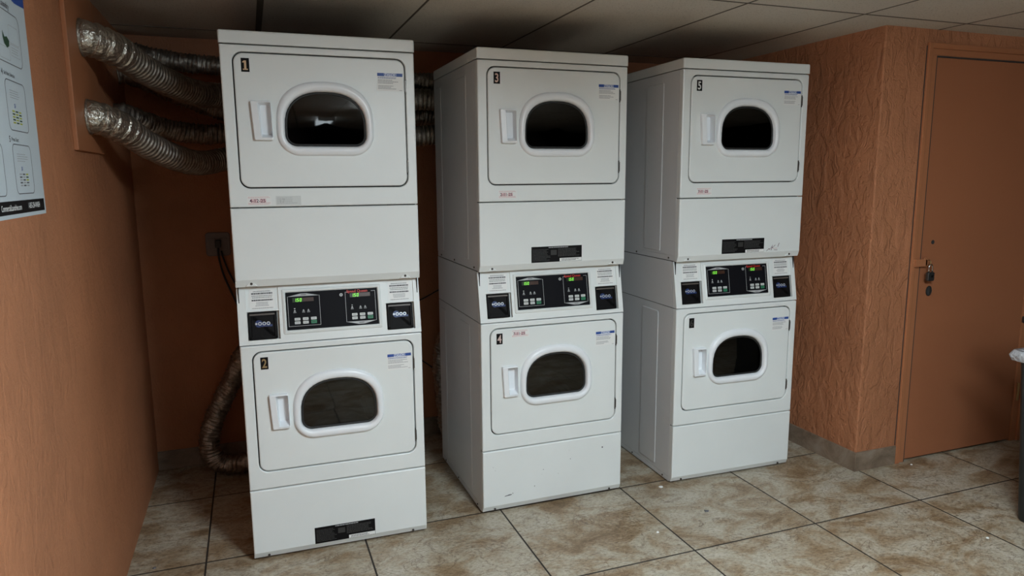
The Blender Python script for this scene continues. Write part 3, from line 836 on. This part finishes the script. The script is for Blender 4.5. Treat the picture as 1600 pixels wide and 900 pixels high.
duct([(LX+.003, 3.72, 2.05), (LX+.04, 3.72, 2.05), (-.30, 3.77, 2.025), (-.10, 3.77, 2.010), (.30, 3.74, 1.99), (.86, 3.68, 1.965), (1.5, 3.70, 1.965), (2.05, 3.66, 1.95), (2.16, 3.57, 1.88), (2.19, 3.48, 1.86), (2.19, 3.440, 1.86)], .044,
     'topmost foil duct running close under the dark ceiling against the back wall', rough=.6)
duct([(.22, 3.428, .86), (.22, 3.47, .86), (.16, 3.55, .84), (.08, 3.58, .80), (-.06, 3.62, .64), (-.135, 3.64, .49), (-.225, 3.65, .31), (-.262, 3.65, .17), (-.215, 3.64, .068), (-.09, 3.62, .062), (.05, 3.58, .063), (.17, 3.54, .09), (.22, 3.47, .11), (.22, 3.428, .11)], .047,
     'foil duct bending down to the floor at the left of dryer 2', rough=1.)
duct([(1.18, 3.475, .80), (1.18, 3.51, .80), (1.10, 3.57, .77), (1.00, 3.62, .68), (.945, 3.68, .52), (.955, 3.70, .28), (.98, 3.66, .051), (1.10, 3.58, .08), (1.18, 3.52, .13), (1.18, 3.475, .13)], .046,
     'foil duct hanging low behind dryer 4', rough=1.)

# ---------------------------------------------------------------- outlet and cords
out = empty('wall_outlet', (-.163, BY, 1.150)); tag(out, 'grey electric outlet plate on the dark back wall left of dryer 1', 'outlet')
b = MB(); o = outline(-.058, .058, -.060, .060, .016, 5)
b.loft([(o, 0), (o, -.004), (inset(o, .004), -.007)], M_OUTLET, cap1=True); b.obj('cover_plate', out)
b = MB()
for x in (-.026, .028):
    b.loft([(outline(x-.016, x+.016, -.030, .032, .008, 4), -.007), (outline(x-.015, x+.015, -.029, .031, .008, 4), -.009)], M_OUTLET, cap1=True)
b.obj('socket', out)
def cord(pts, r, label, plug=None):
    b = MB(); sweep(b, catmull(pts, 10), r, M_CORD, 8); o = b.obj('power_cord'); tag(o, label, 'cord', 'black power cords')
    if plug:
        p = MB(); x, y, z = plug; p.box(x-.014, x+.014, y-.030, y, z-.026, z+.012, M_CORD, .004); p.obj('plug', o)
    return o
cord([(-.163, BY-.030, 1.135), (-.163, BY-.035, 1.09), (-.148, BY-.02, 1.00), (-.115, BY-.02, .90), (-.07, BY-.06, .80), (.02, BY-.13, .68), (.16, BY-.20, .60)], .0050,
     'black cord plugged into the wall outlet, outer strand', (-.163, BY-.009, 1.160))
cord([(-.150, BY-.012, 1.115), (-.142, BY-.03, 1.08), (-.118, BY-.02, 1.00), (-.080, BY-.02, .92), (-.02, BY-.05, .84), (.10, BY-.13, .78)], .0045,
     'black cord hanging beside the outlet cord, strand nearest dryer 1')
cord([(.55, BY-.02, .84), (.74, BY-.02, .772), (.86, BY-.02, .795), (1.0, BY-.03, .86), (1.15, BY-.08, .90)], .0035, 'thin black cord sagging across the gap between dryers 1 and 3')
cord([(.60, BY-.03, .58), (.80, BY-.02, .485), (.90, BY-.04, .42), (.97, BY-.05, .35), (1.05, BY-.06, .30)], .0035, 'thin black cord slanting down low behind dryer 4')

# ---------------------------------------------------------------- poster on the left wall
b = MB()
# built facing -y (x = along the wall, z up), then turned onto the wall
PZ = 1.388
def pq(x0, x1, z0, z1, m, d=.0004): b.quad(x0, x1, z0, z1, -d, m)
b.box(1.40, 2.236, 0, .0008, PZ, 2.06, M_POSTER)
y = -.0004
pq(1.412, 2.224, 1.3975, 1.4285, M_BLKPL)
b.text('CommercialLaundries.com', 1.868, -.0008, 1.4065, .0195, M_PAPER, sx=.72, bold=.01)
b.text('1-855-254-WASH', 2.076, -.0008, 1.4075, .0195, M_PAPER, sx=.72, bold=.012)
def ringbox(x0, x1, z0, z1, r_, t=.0022, m=M_PRINT):
    o = outline(x0, x1, z0, z1, r_, 6); i_ = inset(o, t)
    b.loft([(o, -.0004), (i_, -.0004)], m)
ringbox(2.000, 2.150, 1.443, 1.563, .018)
ringbox(2.000, 2.158, 1.594, 1.714, .018)
ringbox(1.78, 1.925, 1.440, 1.560, .018); ringbox(1.78, 1.925, 1.594, 1.714, .018)
ringbox(1.62, 2.168, 1.752, 1.878, .022)
b.text('5', 1.985, y, 1.566, .020, M_PRINT, bold=.03); b.text('Press Start', 2.003, y, 1.569, .013, M_PRINT, bold=.01)
b.text('4', 1.985, y, 1.720, .020, M_PRINT, bold=.03); b.text('Set Fabric Selection', 2.003, y, 1.7225, .013, M_PRINT, sx=.8, bold=.01)
b.text('Laundry', 2.035, y, 1.8845, .020, M_PRINT, bold=.02)
for zc in (1.60, 1.45):
    b.bars(2.03, 2.12, zc+.070, zc+.092, y, M_GREYPR, 4, .3, .7)
    b.text('$1', 2.055, y, zc+.050, .014, M_BLUE, bold=.01)
    for q in range(3):
        for k in range(5):
            m = (M_YEL, M_DGREEN)[(q+k) % 2] if zc > 1.5 or (q == 2 and k > 1) else (M_GREYPR, M_PRINT)[(q+k) % 2]
            b.quad(2.035+q*.026, 2.055+q*.026, zc+.012+k*.0068, zc+.0155+k*.0068, y, m)
# laundry pictures: three pale drawings and a dark green bag
for (x0, x1, z0, z1) in ((2.075, 2.155, 1.805, 1.848), (2.075, 2.155, 1.775, 1.803), (1.99, 2.07, 1.760, 1.790)): ringbox(x0, x1, z0, z1, .008, .0012, M_GREYPR)
b.bars(2.085, 2.145, 1.780, 1.798, y, M_GREYPR, 3, .3, .8)
bag = [(2.028, 1.826), (2.040, 1.812), (2.058, 1.816), (2.074, 1.808), (2.070, 1.795), (2.052, 1.789), (2.034, 1.796), (2.026, 1.810)]
b.face([(x, y, z) for x, z in bag], M_DGREEN)
b.face([(2.128, y, 1.914), (2.150, y, 1.911), (2.185, y, 1.9125), (2.236, y, 1.916), (2.236, y, 2.06), (2.10, y, 2.06)], M_BLUE)
b.transform(Matrix.Translation((LX+.0015, 0, 0)) @ Matrix.Rotation(math.radians(90), 4, 'Z'))
tag(b.obj('instruction_poster', recalc=False, weld=False), 'pale blue laundry instruction poster with black footer strip on the left wall', 'poster')

# ---------------------------------------------------------------- waste bin at the right edge
bn = empty('waste_bin', (3.18, 1.74, 0)); tag(bn, 'black waste bin with a clear plastic liner in front of the orange door', 'bin')
b = MB()
def sq(h, r_=.03): return outline(-h, h, -h, h, r_, 5)
b.loft([(sq(.165), .0), (sq(.170), .01), (sq(.205), .70), (sq(.212), .705), (sq(.212), .735), (sq(.200), .735), (sq(.165), .02)], M_BIN, True, True, axis='z')
b.obj('body', bn)
b = MB(); rnd = random.Random(3)
def wav(o, amp, z, zamp): return [(x*(1+rnd.uniform(-amp, amp)), y_*(1+rnd.uniform(-amp, amp))) for x, y_ in o]
rings = [(wav(sq(.196), .01, 0, 0), .69), (wav(sq(.205), .01, 0, 0), .742), (wav(sq(.226), .02, 0, 0), .745), (wav(sq(.232), .03, 0, 0), .725), (wav(sq(.226), .03, 0, 0), .70)]
b.loft(rings, M_BAG, smooth=True, axis='z'); b.obj('liner', bn)
b = MB()
b.loft([(sq(.205), .860), (sq(.214), .862), (sq(.214), .885), (sq(.190), .905), (sq(.12), .93), (sq(.05), .935)], M_BIN, True, True, smooth=True, axis='z')
for sx in (-1, 1):
    for sy in (-1, 1): b.box(sx*.18-.010, sx*.18+.010, sy*.18-.010, sy*.18+.010, .730, .865, M_BIN)
b.obj('lid', bn)

# ---------------------------------------------------------------- scraps on the floor
def scrap(x, y, s, m, label, n=6):
    b = MB(); a0 = random.uniform(0, 6)
    pts = [(x+s*random.uniform(.6, 1.1)*math.cos(a0+2*math.pi*k/n), y+s*random.uniform(.5, 1.)*math.sin(a0+2*math.pi*k/n)) for k in range(n)]
    b.loft([(pts, .0), (pts, .0015), ([(x+(p-x)*.7, y+(q-y)*.7) for p, q in pts], .004)], m, True, True, axis='z')
    tag(b.obj('paper_scrap' if m is M_PAPER else 'dark_chip'), label, 'scrap')
scrap(1.764, 2.735, .013, M_PAPER, 'white paper scrap on the floor just left of the front of dryer 6')
scrap(1.819, 2.448, .014, M_PRINT, 'dark chip lying on the tile in front of dryer 6', 4)
scrap(1.517, 2.364, .008, M_PAPER, 'tiny white scrap on the floor in front of the gap between dryers 4 and 6')
scrap(2.746, 1.838, .007, M_PAPER, 'tiny white scrap on the floor toward the right edge of the picture')
scrap(-.43, 2.823, .008, M_PRINT, 'small dark chip on the shaded tile beside the left wall', 5)
scrap(3.10, 2.495, .007, M_PAPER, 'white crumb on the floor at the foot of the door casing')

# ---------------------------------------------------------------- ceiling lamps behind the camera, plus an added fill lamp
def lamp(cx, cy, hx, hy, label, lens=M_LAMP):
    """surface-mounted wraparound lamp: white end caps and a lens that glows down and sideways"""
    o = empty('ceiling_light', (cx, cy, HC)); tag(o, label, 'light', 'ceiling lamps')
    b = MB(); b.box(-hx*.8, hx*.8, -hy, hy, -.030, -.001, M_WHITE, .003)
    for e in (-1, 1): b.loft([(outline(-hx-.004, hx+.004, -.092, -.001, .02, 4), e*hy), (outline(-hx-.004, hx+.004, -.092, -.001, .02, 4), e*(hy+.008))], M_WHITE, True, True)
    b.obj('housing', o)
    b = MB(); b.loft([(outline(-hx, hx, -.088, -.012, [(.03, .03), (.03, .03), (.004, .004), (.004, .004)], 6), -hy+.001), (outline(-hx, hx, -.088, -.012, [(.03, .03), (.03, .03), (.004, .004), (.004, .004)], 6), hy-.001)], lens, smooth=False)
    b.obj('lens', o)
lamp(1.15, .25, .15, .60, 'wraparound ceiling lamp nearest the dryers')
lamp(.62, -2.50, .15, .60, 'dimmer wraparound ceiling lamp further behind the camera, on the left', M_LAMP2)
lamp(1.90, -1.70, .15, .60, 'unseen fill lamp added on the ceiling behind the camera, on the right', M_FILL_LAMP)  # added only to fill in light, no fixture known at this spot
